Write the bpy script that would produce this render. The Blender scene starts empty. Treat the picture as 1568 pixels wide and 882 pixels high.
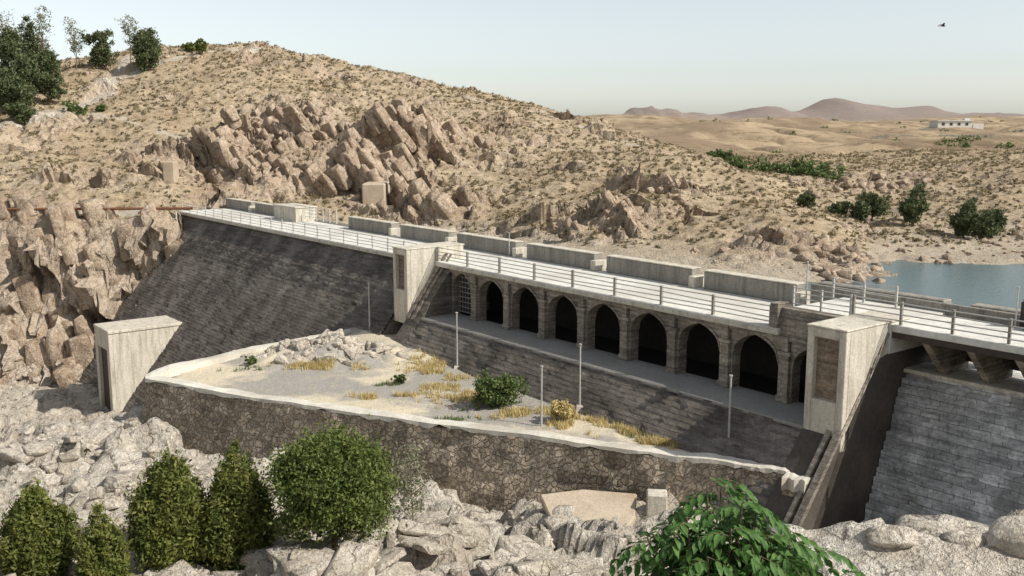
import bpy, math, numpy as np
from mathutils import Vector, Matrix
rng=np.random.default_rng(7)
scene=bpy.context.scene
# ------------------------------------------------------------------ helpers
def link(o,parent=None):
    scene.collection.objects.link(o)
    if parent: o.parent=parent
    return o
def empty(name):
    e=bpy.data.objects.new(name,None); return link(e)
def mesh_obj(name,verts,faces,mat,parent=None,smooth=False):
    me=bpy.data.meshes.new(name)
    verts=np.asarray(verts,dtype=np.float32)
    if isinstance(faces,np.ndarray):
        n,k=faces.shape
        me.vertices.add(len(verts)); me.vertices.foreach_set('co',verts.ravel())
        me.loops.add(n*k); me.loops.foreach_set('vertex_index',faces.astype(np.int32).ravel())
        me.polygons.add(n); me.polygons.foreach_set('loop_start',np.arange(n,dtype=np.int32)*k)
        me.polygons.foreach_set('loop_total',np.full(n,k,dtype=np.int32))
        me.update(calc_edges=True)
    else:
        me.from_pydata([tuple(map(float,v)) for v in verts],[],faces)
    if smooth is not False:
        me.polygons.foreach_set('use_smooth',np.ones(len(me.polygons),dtype=bool) if smooth is True else smooth)
    me.materials.append(mat)
    o=bpy.data.objects.new(name,me)
    return link(o,parent)
class MB:
    def __init__(s): s.v=[]; s.f=[]
    def add(s,v,f):
        b=len(s.v); s.v+=[tuple(p) for p in v]; s.f+=[tuple(i+b for i in q) for q in f]
    def obj(s,name,mat,parent=None,bevel=0,smooth=False):
        o=mesh_obj(name,s.v,s.f,mat,parent,smooth)
        if bevel:
            m=o.modifiers.new('bevel','BEVEL'); m.width=bevel; m.segments=1; m.limit_method='ANGLE'
        return o
# integer hash noise ---------------------------------------------------------
def h2(ix,iy,seed):
    ix=ix.astype(np.int64); iy=iy.astype(np.int64)
    n=(ix*374761393+iy*668265263+seed*974711)&0x7fffffff
    n=((n^(n>>13))*1274126177)&0x7fffffff
    n=(n^(n>>16))&0x7fffffff
    return (n%100003)/100003.0
def vn(x,y,seed=0):
    ix=np.floor(x); iy=np.floor(y); fx=x-ix; fy=y-iy
    fx=fx*fx*fx*(fx*(fx*6-15)+10); fy=fy*fy*fy*(fy*(fy*6-15)+10)
    a=h2(ix,iy,seed); b=h2(ix+1,iy,seed); c=h2(ix,iy+1,seed); d=h2(ix+1,iy+1,seed)
    return (a*(1-fx)+b*fx)*(1-fy)+(c*(1-fx)+d*fx)*fy
def fbm(x,y,o=4,seed=0):
    t=0;a=.5
    for i in range(o):
        t=t+a*(vn(x+i*17.3,y-i*9.1,seed+i)*2-1); x=x*2.03;y=y*2.03;a*=.5
    return t
def cells(x,y,seed=0,tilt=1.0):
    ix=np.floor(x); iy=np.floor(y)
    best=np.full(x.shape,9.);sec=np.full(x.shape,9.);hh=np.zeros(x.shape)
    for i in(-1,0,1):
        for j in(-1,0,1):
            cx=ix+i;cy=iy+j
            px=cx+h2(cx,cy,seed);py=cy+h2(cx,cy,seed+1)
            dx=x-px;dy=y-py;dd=dx*dx+dy*dy
            h=h2(cx,cy,seed+2)*2-1+tilt*((h2(cx,cy,seed+3)*2-1)*dx+(h2(cx,cy,seed+4)*2-1)*dy)
            m=dd<best
            sec=np.where(m,best,np.minimum(sec,dd)); hh=np.where(m,h,hh); best=np.where(m,dd,best)
    return hh,np.sqrt(sec)-np.sqrt(best)
# ------------------------------------------------------------------ dam axes
U=np.array([.617,-.787]);N=np.array([-.787,-.617]);O=np.array([16.6,58.3])
def W(s,d,z): return (O[0]+U[0]*s+N[0]*d, O[1]+U[1]*s+N[1]*d, z)
def F(z): return 6.9+.8*(-10.9-z)
# ------------------------------------------------------------------ materials
def newmat(name):
    m=bpy.data.materials.new(name); m.use_nodes=True
    nt=m.node_tree; b=nt.nodes['Principled BSDF']; return m,nt,b
def nd(nt,t,**k):
    n=nt.nodes.new(t)
    for a,v in k.items(): setattr(n,a,v)
    return n
def noise(nt,vec,scale,detail=6,rough=.6):
    n=nd(nt,'ShaderNodeTexNoise'); n.inputs['Scale'].default_value=scale; n.inputs['Detail'].default_value=min(detail,5); n.inputs['Roughness'].default_value=rough
    nt.links.new(vec,n.inputs['Vector']); return n.outputs['Fac']
def ramp(nt,fac,stops):
    r=nd(nt,'ShaderNodeValToRGB'); e=r.color_ramp.elements
    while len(e)<len(stops): e.new(.5)
    for i,(p,c) in enumerate(stops):
        e[i].position=p; e[i].color=(c,c,c,1) if isinstance(c,(int,float)) else (*c,1)
    nt.links.new(fac,r.inputs[0]); return r.outputs[0]
def mix(nt,fac,a,b,mode='MIX'):
    n=nd(nt,'ShaderNodeMix',data_type='RGBA',blend_type=mode)
    for s,v in((n.inputs[0],fac),(n.inputs[6],a),(n.inputs[7],b)):
        if hasattr(v,'links'): nt.links.new(v,s)
        elif isinstance(v,(int,float)): s.default_value=v
        else: s.default_value=(*v,1)
    return n.outputs[2]
def math_(nt,op,a,b=0.0):
    n=nd(nt,'ShaderNodeMath',operation=op)
    for s,v in((n.inputs[0],a),(n.inputs[1],b)):
        if hasattr(v,'links'): nt.links.new(v,s)
        else: s.default_value=v
    return n.outputs[0]
def bump(nt,b,h,strength,dist):
    n=nd(nt,'ShaderNodeBump'); n.inputs['Strength'].default_value=strength; n.inputs['Distance'].default_value=dist
    nt.links.new(h,n.inputs['Height']); nt.links.new(n.outputs[0],b.inputs['Normal'])
def setb(b,rough=.9,spec=.15):
    b.inputs['Roughness'].default_value=rough; b.inputs['Specular IOR Level'].default_value=spec
def geopos(nt): return nd(nt,'ShaderNodeNewGeometry').outputs['Position']
def plain(name,c1,c2,scale=1.0,bs=.5,bd=.05,c3=None,rough=.9):
    m,nt,b=newmat(name); p=geopos(nt); setb(b,rough)
    f=noise(nt,p,scale,8,.65); col=mix(nt,ramp(nt,f,[(.3,0),(.7,1)]),c1,c2)
    g=noise(nt,p,scale*9,5,.7)
    col=mix(nt,1.0,col,ramp(nt,g,[(.25,.7),(.75,1.12)]),'MULTIPLY')
    if c3:
        k=noise(nt,p,scale*.35,4,.6); col=mix(nt,ramp(nt,k,[(.5,0),(.68,1)]),col,c3)
    nt.links.new(col,b.inputs['Base Color']); bump(nt,b,g,bs,bd); return m
def stained(name,c1,c2,c3,streak):
    m,nt,b=newmat(name); p=geopos(nt); setb(b)
    f=noise(nt,p,.6,5,.65); col=mix(nt,ramp(nt,f,[(.3,0),(.7,1)]),c1,c2)
    mp=nd(nt,'ShaderNodeMapping'); mp.inputs['Scale'].default_value=(1,1,.12); nt.links.new(p,mp.inputs[0])
    k=noise(nt,mp.outputs[0],2.2,5,.7); col=mix(nt,ramp(nt,k,[(.46,0),(.68,streak)]),col,c3)
    g=noise(nt,p,7,5,.75); col=mix(nt,1.0,col,ramp(nt,g,[(.25,.65),(.75,1.18)]),'MULTIPLY')
    nt.links.new(col,b.inputs['Base Color']); bump(nt,b,g,.6,.05); return m
def masonry(name,c1,c2,mortar,bw,bh,streak=.5,bs=.6,ms=.018,blot=None):
    m,nt,b=newmat(name); p=geopos(nt); setb(b)
    dot=nd(nt,'ShaderNodeVectorMath',operation='DOT_PRODUCT'); nt.links.new(p,dot.inputs[0]); dot.inputs[1].default_value=(U[0],U[1],0)
    dn=nd(nt,'ShaderNodeVectorMath',operation='DOT_PRODUCT'); nt.links.new(p,dn.inputs[0]); dn.inputs[1].default_value=(N[0],N[1],0)
    sep=nd(nt,'ShaderNodeSeparateXYZ'); nt.links.new(p,sep.inputs[0])
    wob=noise(nt,p,.9,3)
    hor=math_(nt,'ADD',dot.outputs['Value'],dn.outputs['Value'])
    cmb=nd(nt,'ShaderNodeCombineXYZ'); nt.links.new(hor,cmb.inputs[0]); nt.links.new(math_(nt,'ADD',sep.outputs[2],math_(nt,'MULTIPLY',wob,.08)),cmb.inputs[1])
    br=nd(nt,'ShaderNodeTexBrick'); nt.links.new(cmb.outputs[0],br.inputs['Vector'])
    br.inputs['Scale'].default_value=1; br.inputs['Brick Width'].default_value=bw; br.inputs['Row Height'].default_value=bh
    br.inputs['Mortar Size'].default_value=ms; br.inputs['Mortar Smooth'].default_value=.5
    br.inputs['Color1'].default_value=(*c1,1); br.inputs['Color2'].default_value=(*c2,1); br.inputs['Mortar'].default_value=(*mortar,1)
    col=br.outputs['Color']
    st=nd(nt,'ShaderNodeMapping'); st.inputs['Scale'].default_value=(1,1,.22); nt.links.new(p,st.inputs[0])
    k=noise(nt,st.outputs[0],.4,7,.65)
    col=mix(nt,streak,col,ramp(nt,k,[(.3,.45),(.5,.95),(.72,1.6)]),'MULTIPLY')
    s2=nd(nt,'ShaderNodeMapping'); s2.inputs['Scale'].default_value=(.35,.35,4.0); nt.links.new(p,s2.inputs[0])
    kk=noise(nt,s2.outputs[0],1.0,4,.7); col=mix(nt,.8,col,ramp(nt,kk,[(.35,.6),(.5,1.0),(.66,1.45)]),'MULTIPLY')
    g=noise(nt,p,5,6,.75); col=mix(nt,1.0,col,ramp(nt,g,[(.3,.6),(.7,1.3)]),'MULTIPLY')
    if blot: col=mix(nt,ramp(nt,noise(nt,p,.35,5,.7),[(.54,0),(.66,.75)]),col,blot)
    nt.links.new(col,b.inputs['Base Color'])
    hgt=math_(nt,'SUBTRACT',g,math_(nt,'MULTIPLY',br.outputs['Fac'],.6))
    bump(nt,b,hgt,bs,.06); return m
def rubble(name):
    m,nt,b=newmat(name); p=geopos(nt); setb(b)
    w=nd(nt,'ShaderNodeTexNoise'); w.inputs['Scale'].default_value=1.6; nt.links.new(p,w.inputs['Vector'])
    pp=nd(nt,'ShaderNodeVectorMath',operation='MULTIPLY_ADD'); nt.links.new(w.outputs['Color'],pp.inputs[0]); pp.inputs[1].default_value=(.55,.55,.55); nt.links.new(p,pp.inputs[2])
    v=nd(nt,'ShaderNodeTexVoronoi'); v.inputs['Scale'].default_value=3.0; nt.links.new(pp.outputs[0],v.inputs['Vector'])
    e=nd(nt,'ShaderNodeTexVoronoi',feature='DISTANCE_TO_EDGE'); e.inputs['Scale'].default_value=3.0; nt.links.new(pp.outputs[0],e.inputs['Vector'])
    sp=nd(nt,'ShaderNodeSeparateColor'); nt.links.new(v.outputs['Color'],sp.inputs[0])
    col=ramp(nt,sp.outputs[0],[(0,(.30,.245,.18)),(.5,(.50,.41,.31)),(.85,(.58,.48,.37)),(1,(.70,.60,.47))])
    edge=ramp(nt,e.outputs['Distance'],[(.0,1),(.09,0)])
    col=mix(nt,edge,col,(.50,.44,.35))
    k=noise(nt,p,.35,5,.6); col=mix(nt,.9,col,ramp(nt,k,[(.35,.6),(.65,1.35)]),'MULTIPLY')
    g=noise(nt,p,9,5,.75); col=mix(nt,1.0,col,ramp(nt,g,[(.3,.6),(.7,1.3)]),'MULTIPLY')
    nt.links.new(col,b.inputs['Base Color'])
    hh=math_(nt,'ADD',ramp(nt,e.outputs['Distance'],[(.0,0),(.15,1)]),math_(nt,'MULTIPLY',g,.8))
    bump(nt,b,hh,1.0,.16); return m
def leafmat(name,c1,c2,scale=3,trans=.25):
    m,nt,b=newmat(name); p=geopos(nt); setb(b,.6,.3)
    f=noise(nt,p,scale,3,.7); col=mix(nt,ramp(nt,f,[(.35,0),(.65,1)]),c1,c2)
    nt.links.new(col,b.inputs['Base Color'])
    t=nd(nt,'ShaderNodeBsdfTranslucent'); nt.links.new(col,t.inputs[0])
    ms=nd(nt,'ShaderNodeMixShader'); ms.inputs[0].default_value=trans
    nt.links.new(b.outputs[0],ms.inputs[1]); nt.links.new(t.outputs[0],ms.inputs[2])
    nt.links.new(ms.outputs[0],nt.nodes['Material Output'].inputs[0]); return m
M_conc=stained('pale_concrete',(.56,.515,.425),(.68,.63,.53),(.30,.26,.21),.7)
M_cop=plain('coping_mortar',(.56,.52,.44),(.76,.72,.63),.7,.6,.05,(.42,.38,.31))
M_deck=plain('deck_concrete',(.62,.60,.55),(.74,.72,.66),.3,.3,.02,(.50,.47,.41))
M_par=stained('parapet_stone',(.27,.25,.215),(.36,.335,.29),(.15,.135,.115),.75)
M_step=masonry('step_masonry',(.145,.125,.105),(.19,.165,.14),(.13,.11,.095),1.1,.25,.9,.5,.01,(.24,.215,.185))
M_spill=masonry('spillway_blocks',(.38,.375,.355),(.56,.55,.52),(.20,.19,.18),.95,.42,.9,1.0,.014,(.26,.245,.225))
M_brick=masonry('pier_brick',(.26,.19,.13),(.32,.25,.18),(.2,.17,.14),.24,.08,.5)
M_arch=masonry('gallery_stone',(.24,.21,.17),(.32,.28,.23),(.2,.175,.145),.5,.22,.8)
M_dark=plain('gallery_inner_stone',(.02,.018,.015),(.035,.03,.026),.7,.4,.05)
M_side=plain('stained_shaded_side_wall',(.08,.07,.058),(.13,.11,.095),.5,.5,.05,(.05,.042,.035))  # stain plus the bridge's shade painted into one dark colour
M_ledge=plain('ledge_concrete',(.28,.265,.24),(.36,.34,.31),.5,.4,.04)
M_rub=rubble('rubble_masonry')
M_metal=plain('weathered_rail_paint',(.40,.39,.36),(.53,.52,.48),2,.1,.005,rough=.55)
M_rust=plain('rusty_steel',(.16,.075,.045),(.24,.11,.065),3,.2,.01,rough=.7)
M_iron=plain('dark_iron',(.05,.04,.035),(.09,.07,.06),2,.2,.01,rough=.6)
M_white=plain('whitewash',(.62,.60,.55),(.72,.7,.65),1,.2,.01)
M_bark=plain('bark',(.12,.09,.06),(.2,.15,.11),5,.6,.03)
M_tanc=plain('dusty_old_concrete',(.44,.36,.27),(.56,.47,.36),.8,.6,.06,(.36,.28,.2))
# ------------------------------------------------------------------ terrain
def rbf(pts,c):
    P=np.array(pts,float); A=np.sqrt(((P[:,None,:2]-P[None,:,:2])**2).sum(-1)+c*c)
    n=len(P); M=np.zeros((n+1,n+1)); M[:n,:n]=A; M[:n,n]=1; M[n,:n]=1
    w=np.linalg.solve(M,np.append(P[:,2],0))
    def f(X,Y):
        out=np.full(X.shape,w[n])
        for i in range(n): out=out+w[i]*np.sqrt((X-P[i,0])**2+(Y-P[i,1])**2+c*c)
        return out
    return f
hi=[(-97,190,9.8),(-75.5,200,14.7),(-61.8,205,16.4),(-47,205,15),(-24.6,205,9.9),(-4.4,200,5.1),(8.4,195,1.9),(14.5,188,0),
(23.5,165,-2.7),(29.3,140,-5.5),(30.6,112,-9.2),(30.6,100,-10.5),(29,82,-12.8),
(22,68,-16),(30,68,-16),(37,78,-15.5),(50,78,-15.5),(70,70,-15.5),(40,60,-16),(2,82,-15),
(1.2,106,-12.4),(10,92,-12.5),(18.6,83,-12.6),(-9,118,-12),(-18.7,123,-11.2),(-33,130,-9.4),
(-39.3,155,-1),(-18.1,150,-1),(-16.2,133,-7.8),(-3.3,145,-5.7),(9.6,125,-7.4),(11.6,152,-4),(16.1,112,-8.1),(15.2,103,-11),(21.6,102,-10),(26,118,-8.3),(25.5,93,-11.6),
(-67.6,150,-1),(-85,145,-1),(-54.8,130,-7.7),(-70,126,-9.1),(-44.4,125,-9),(-67,175,6.6),(-38,175,6.6),(-15,175,4),
(-60,115,-10.6),(-39,117,-10.5),(-90,113,-10.6),(-30,117,-10.8),
(-60,245,11),(-110,230,7),(-20,240,3),(15,225,-5),(35,170,-8),(40,140,-10.5),(37,122,-11.2),(38,105,-12),
(33.8,93,-12.8),(46.5,90.5,-12.9),(47,114,-12),(51.3,98.4,-12.6),(61,116,-11.9),(74,128,-8.4),(84,140,-5.6),(70,150,-8.2),(62,162,-8.0),(55,150,-11.2),(50,160,-9.2),(43.3,200,-6.8),(63.5,230,-7.4),(90,180,-5.2),(120,220,-5.5),
(155,300,-5),(107,350,-4.5),(50,350,-3),(104,500,-.5),(55,500,0),(232,450,-3.0),(164,380,-3.2),(-100,400,2),(0,600,1),(300,700,0),(-400,500,4),(600,600,0),(0,1500,2),(700,1500,2),(-900,1500,4)]
lo=[(-49,90,-28.8),(-40,95,-28.6),(-60,97,-28),(-36,85,-27.5),(-31,75,-26.5),(-45,78,-27.8),(-33,60,-20.8),(-31,65,-20.9),(-27,64,-20),(-24,60,-19.6),(-5,51,-19.9),(1.5,49,-19.8),(13,42,-18.6),(18,42,-21),(30,38,-23),
(-60,70,-26),(-45,57,-21.5),(-26,45,-20.2),(-10,42,-19.6),(0,40,-19.3),(7,40,-19),(12,36,-18.5),(-20,38,-19.4),(0,0,-1.7),(5,-2,-1.7),(-10,0,-2),(0,6,-5.2),(3,12,-7.8),(-8,12,-8.5),(3,20,-12.6),(-10,20,-12.6),(0,28,-16.8),(-15,30,-17.5),
(12,28,-16),(25,25,-15),(14,12,-8.5),(-20,-15,3),(20,-15,3),(0,-50,8),(-80,20,-12),(60,10,-8),(-100,60,-20),(-100,90,-27),(10,60,-22),(-10,70,-22),(-10,85,-24)]
fh=rbf(hi,3.0); fl=rbf(lo,2.0)
def geo(a,b,st,g):
    out=[];x=a
    while x<b: x+=st; st*=g; out.append(x)
    return out
xs=np.array([-x for x in geo(110,2600,1.0,1.14)][::-1]+list(np.arange(-110,-62,.6))+list(np.arange(-62,42,.32))+list(np.arange(42,110,.6))+geo(110,2600,1.0,1.05))
ys=np.array(list(np.arange(-60,-10,5.))+list(np.arange(-10,8,1.))+list(np.arange(8,37,.35))+list(np.arange(37,66,.25))+list(np.arange(66,102,.42))+list(np.arange(102,117.5,.2))+list(np.arange(117.5,180,.36))+list(np.arange(180,210,.5))+list(np.arange(210,260,1.2))+geo(260,7000,1.6,1.03))
X,Y=np.meshgrid(xs,ys)
def sstep(a,b,x):
    t=np.clip((x-a)/(b-a),0,1); return t*t*(3-2*t)
zh=fh(X,Y); zl=fl(X,Y)
S=(X-O[0])*U[0]+(Y-O[1])*U[1]; D=(X-O[0])*N[0]+(Y-O[1])*N[1]
def gb(cx,cy,h,wx,wy): return h*np.exp(-(np.abs(X-cx)/wx)**2-((Y-cy)/wy)**2)
# distant ranges
zh=zh+gb(205,1400,19,48,130)+gb(165,1350,8,60,100)+gb(352,1400,19,40,130)+gb(300,1420,9,60,110)+gb(470,1400,22,44,120)+gb(420,1420,12,50,120)+gb(530,1380,17,60,100)+gb(610,1380,11,80,100)+gb(740,1400,9,120,100)+gb(-60,1400,8,150,100)
# rolling middle ground: overlapping spurs
zh=zh+gb(75,330,4.2,30,50)+gb(125,430,5.0,40,45)+gb(215,520,4.5,60,60)+gb(60,450,4,40,60)+gb(330,640,6,90,80)+gb(130,255,2.6,22,18)+gb(185,300,3.0,32,26)+gb(95,245,2.0,14,16)+gb(250,400,2.5,50,30)
und=fbm(X/45,Y/60,5,3)
gul=1-np.exp(-(fbm(X/38+Y/90,Y/70,4,78)/.10)**2)
zh=zh+sstep(190,420,Y)*(und*4.5-.6)*(1-.5*sstep(450,700,Y))+sstep(1000,1300,Y)*fbm(X/45,Y/60,5,33)*12+sstep(170,260,Y)*sstep(50,70,X)*(gul-1)*2.0
tm=sstep(105,130,X)*sstep(240,270,Y)*(1-sstep(480,560,Y))
st_=1.4; q_=zh/st_+fbm(X/30,Y/30,3,37)*.4; zh=zh+tm*((np.floor(q_)+sstep(.0,.2,q_-np.floor(q_)))-q_)*st_*.9
bmk=np.exp(-((X-170)/26)**2-((Y-385)/22)**2); zh=zh*(1-bmk)+bmk*(-.9)
far=sstep(150,230,Y-np.clip(20-X,0,60)*2)
# hill relief: fractured, leaning strata
cx=X*.82+Y*.57; cy=-X*.57+Y*.82
crag=np.zeros_like(X)
for gx,gy,wx,wy,a in[(-41,146,6,13,1.4),(-32,150,6,10,.9),(-17,141,6.5,14,1.5),(-27,135,6,6,.8),(-4,152,9,9,.5),(-55,131,6,4,.7),(12,106,10,5,.65),(24,90,6,7,.75),(-8,124,10,4,.8),(-52,140,5,5,.6),(52,156,8,3,.6),(20,118,6,7,.4),(60,117,12,3,.3),(36,102,7,3,.5),(-80,133,12,5,.5)]:
    crag+=a*np.exp(-((X-gx)/wx)**2-((Y-gy)/wy)**2)
crag=np.clip(crag*(.75+.6*vn(X/4,Y/6,17))+fbm(X/8,Y/8,4,11)*.75-.02,0,1.25)*(1-sstep(205,250,Y))*(1-.55*sstep(34,44,X))
wx_=fbm(X/5,Y/5,3,211)*2.2; wy_=fbm(X/5,Y/5,3,223)*2.2
c1,e1=cells((cx+wx_)/5.2,(cy+wy_)/7.5,21,2.4); c2,e2=cells((cx+wx_)/2.1,(cy+wy_)/3.4,31,2.4); c3,e3=cells((cx+wx_)/.95,(cy+wy_)/1.6,41,1.8)
ridge=1-np.abs(fbm(cx/9,cy/15,4,55))*2.2
relief=crag*(1.9*c1+.9*c2+.35*c3+.7*ridge-.5)
zh=zh+relief+ (1-sstep(215,300,Y))*(fbm(X/12,Y/12,5,5)*1.5+fbm(X/2.2,Y/2.2,4,6)*.4)*sstep(-13.5,-10.5,zh+.8)
low_flat=(1-sstep(-12.6,-11,zh))
# cliff
jag=fbm(X/7,Y/7,4,61)*2.6
cc,ec=cells(X/3.0,Y/6.0,71,1.0)
Yc=115.5+np.sin(X*.13)*1.2
sd1=np.maximum(Yc-Y,X+40.0); sd2=D-.2
sd=np.minimum(sd1,sd2)
sdj=np.where(sd>0,np.maximum(sd+np.clip(sd,0,2)/2*(jag*.5+cc*.4),0),0)
drop=np.minimum(3.4*sdj,7.5+1.35*sdj)
zcl=zh-drop
# river bed
r1,q1=cells(X/3.8+.3*fbm(X/3,Y/3,2,90),Y/2.6,91,1.6); r2,q2=cells(X/1.4+.2*wx_,Y/1.1,95,1.6); r3,q3=cells(X/.6,Y/.5,98,1.)
zl=zl+sstep(4,24,Y)*((fbm(X/6,Y/5,4,92)*1.5+.62*r1+.3*r2+.07*r3-.4*np.exp(-(q1/.10)**2)-.14*np.exp(-(q2/.13)**2))*.85)
sl=np.maximum(np.maximum(Y-26.0+fbm(X/2.5,Y/2.5,3,101)*2.0,7.2-X+fbm(X/2,Y/2,3,103)*1.2),11-Y)
zled=-11.05+fbm(X/2.6,Y/2.2,3,105)*.5+.05*r1+.5*np.exp(-((X-9.9)/1.0)**2-((Y-25)/.8)**2)-2.4*np.clip(sl,0,20)
Z=np.maximum(zcl,zl); lowm=(zl>zcl)
ledm=(zled>Z)
Z=np.maximum(Z,zled)
def gz(x,y):
    i=int(np.clip(np.searchsorted(xs,x)-1,0,len(xs)-2)); j=int(np.clip(np.searchsorted(ys,y)-1,0,len(ys)-2))
    fx=(x-xs[i])/(xs[i+1]-xs[i]); fy=(y-ys[j])/(ys[j+1]-ys[j])
    return float((Z[j,i]*(1-fx)+Z[j,i+1]*fx)*(1-fy)+(Z[j+1,i]*(1-fx)+Z[j+1,i+1]*fx)*fy)
nx,ny=len(xs),len(ys)
clm=np.clip(sd1*1.0,0,1)*(~lowm)*(sd2>0)*(X<-36)
wq=fbm(X/4,Z/5,3,231)*1.5
k1,_=cells((X+.25*Z+wq)/4.5,(Z+wq)/7.5,171,2.4); k2,_=cells((X-.15*Z+wq)/1.9,(Z-wq)/3.0,181,2.2)
Yd=Y-np.where(lowm,0,np.clip(relief,-1,2.8)*.6)-clm*(1.6*k1+.7*k2)
V=np.stack([X,Yd,Z],-1).reshape(-1,3)
idx=np.arange(nx*ny).reshape(ny,nx)
Fq=np.stack([idx[:-1,:-1],idx[:-1,1:],idx[1:,1:],idx[1:,:-1]],-1).reshape(-1,4)
def fissures(nt,p,scale=.55,w=.05):
    mp=nd(nt,'ShaderNodeMapping'); mp.inputs['Rotation'].default_value=(.25,.45,.5); mp.inputs['Scale'].default_value=(1.5,1.2,.5); nt.links.new(p,mp.inputs[0])
    ww=nd(nt,'ShaderNodeTexNoise'); ww.inputs['Scale'].default_value=.8; ww.inputs['Detail'].default_value=4; nt.links.new(p,ww.inputs['Vector'])
    pv=nd(nt,'ShaderNodeVectorMath',operation='MULTIPLY_ADD'); nt.links.new(ww.outputs['Color'],pv.inputs[0]); pv.inputs[1].default_value=(2.4,2.4,2.4); nt.links.new(mp.outputs[0],pv.inputs[2])
    e=nd(nt,'ShaderNodeTexVoronoi',feature='DISTANCE_TO_EDGE'); e.inputs['Scale'].default_value=scale; nt.links.new(pv.outputs[0],e.inputs['Vector'])
    ed=ramp(nt,e.outputs['Distance'],[(0,0),(w,1)])
    gap=ramp(nt,noise(nt,p,.7,2),[(.42,0),(.56,1)])
    return math_(nt,'MULTIPLY',math_(nt,'SUBTRACT',1.0,ed),gap)
def terrain_mat():
    m,nt,b=newmat('hillside_earth_and_rock'); p=geopos(nt); setb(b,.95,.1)
    at=nd(nt,'ShaderNodeAttribute',attribute_name='masks'); sp=nd(nt,'ShaderNodeSeparateColor'); nt.links.new(at.outputs['Color'],sp.inputs[0])
    n1=noise(nt,p,.12,5,.65); n2=noise(nt,p,1.1,5,.72); n3=noise(nt,p,6,4,.75)
    soil=mix(nt,ramp(nt,n1,[(.35,0),(.65,1)]),(.49,.375,.245),(.65,.53,.37))
    soil=mix(nt,ramp(nt,n2,[(.46,0),(.61,.85)]),soil,(.29,.22,.14))
    ro=mix(nt,ramp(nt,n1,[(.4,0),(.6,1)]),(.40,.30,.215),(.57,.455,.34))
    ro=mix(nt,ramp(nt,n2,[(.5,0),(.66,1)]),ro,(.67,.56,.44))
    ro=mix(nt,ramp(nt,n2,[(.33,1),(.44,0)]),ro,(.20,.15,.11))
    ge=nd(nt,'ShaderNodeNewGeometry'); sn=nd(nt,'ShaderNodeSeparateXYZ'); nt.links.new(ge.outputs['True Normal'],sn.inputs[0])
    steep=ramp(nt,math_(nt,'ADD',sn.outputs[2],math_(nt,'MULTIPLY',math_(nt,'SUBTRACT',n2,.5),.5)),[(.55,1),(.85,0)])
    rk=math_(nt,'MAXIMUM',steep,ramp(nt,math_(nt,'ADD',sp.outputs[0],math_(nt,'SUBTRACT',n2,.5)),[(.35,0),(.6,1)]))
    col=mix(nt,rk,soil,ro)
    pale=mix(nt,ramp(nt,n2,[(.38,0),(.6,1)]),(.52,.46,.38),(.77,.71,.61))
    pale=mix(nt,ramp(nt,n1,[(.5,0),(.62,.5)]),pale,(.47,.385,.30))
    col=mix(nt,sp.outputs[1],col,pale)
    fmp=nd(nt,'ShaderNodeMapping'); fmp.inputs['Scale'].default_value=(1,.4,1); nt.links.new(p,fmp.inputs[0])
    fcol=mix(nt,ramp(nt,noise(nt,fmp.outputs[0],.03,5,.65),[(.44,0),(.54,1)]),(.52,.40,.26),(.33,.245,.16))
    fcol=mix(nt,ramp(nt,noise(nt,p,.12,5,.7),[(.50,0),(.60,.8)]),fcol,(.22,.16,.10))
    col=mix(nt,math_(nt,'MULTIPLY',sp.outputs[2],.92),col,fcol)
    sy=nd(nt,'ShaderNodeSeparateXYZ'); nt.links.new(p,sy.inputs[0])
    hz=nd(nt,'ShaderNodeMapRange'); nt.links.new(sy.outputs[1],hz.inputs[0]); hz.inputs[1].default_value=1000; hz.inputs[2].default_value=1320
    col=mix(nt,math_(nt,'MULTIPLY',hz.outputs[0],.85),col,(.28,.235,.22))  # distance haze painted into the colour of the far ranges
    col=mix(nt,1.0,col,ramp(nt,n3,[(.3,.58),(.7,1.2)]),'MULTIPLY')
    fi=fissures(nt,p)
    crk=math_(nt,'MULTIPLY',fi,math_(nt,'MULTIPLY',math_(nt,'MAXIMUM',rk,sp.outputs[1]),.85))
    col=mix(nt,crk,col,(.08,.06,.045))  # crevice shadow painted dark along the rock cracks
    nt.links.new(col,b.inputs['Base Color'])
    hh=math_(nt,'ADD',n2,math_(nt,'MULTIPLY',n3,.35))
    bump(nt,b,hh,1.0,.6); return m
M_ter=terrain_mat()
flat=((crag>.3)&(sd<.5)&(Y<215))|(clm>.3)
sm=~(flat[:-1,:-1].ravel())
g=mesh_obj('ground',V,Fq,M_ter,smooth=sm)
att=g.data.color_attributes.new('masks','FLOAT_COLOR','POINT')
mk=np.zeros((nx*ny,4),np.float32)
cl=np.clip(sd/1.5,0,1)*(~lowm)
mk[:,0]=np.clip(np.maximum(crag*.8,cl),0,1).ravel()
path=np.zeros_like(X)
def seg(a,b,w):
    global path
    a=np.array(a);b=np.array(b);d=b-a;t=np.clip(((X-a[0])*d[0]+(Y-a[1])*d[1])/(d@d),0,1)
    dist=np.hypot(X-a[0]-t*d[0],Y-a[1]-t*d[1])+fbm(X/3,Y/3,3,301)*1.6
    path=np.maximum(path,1-sstep(w*.5,w,dist))
for a,b_,w_ in[((-73,192),(-70,170),1.6),((-70,170),(-72,152),2.4),((-72,152),(-84,146),2.2),((-71,178),(-60,195),1.0),((-60,195),(-40,203),.9),((-70,160),(-50,150),.7),((10,172),(28,150),.7),((-20,190),(10,172),.6),((-85,118),(-45,119.5),1.6),((44,300),(90,420),2.5),((90,420),(60,560),3)]: seg(a,b_,w_)
mk[:,1]=np.clip(lowm*1.0*sstep(-70,-62,-Y)+lowm*.35+ledm*.6+low_flat*(Y>60)*.45*(Y<140)+path*.75*(~lowm)+clm*.2,0,1).ravel()
mk[:,2]=far.ravel(); mk[:,3]=1
att.data.foreach_set('color',mk.ravel())
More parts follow.
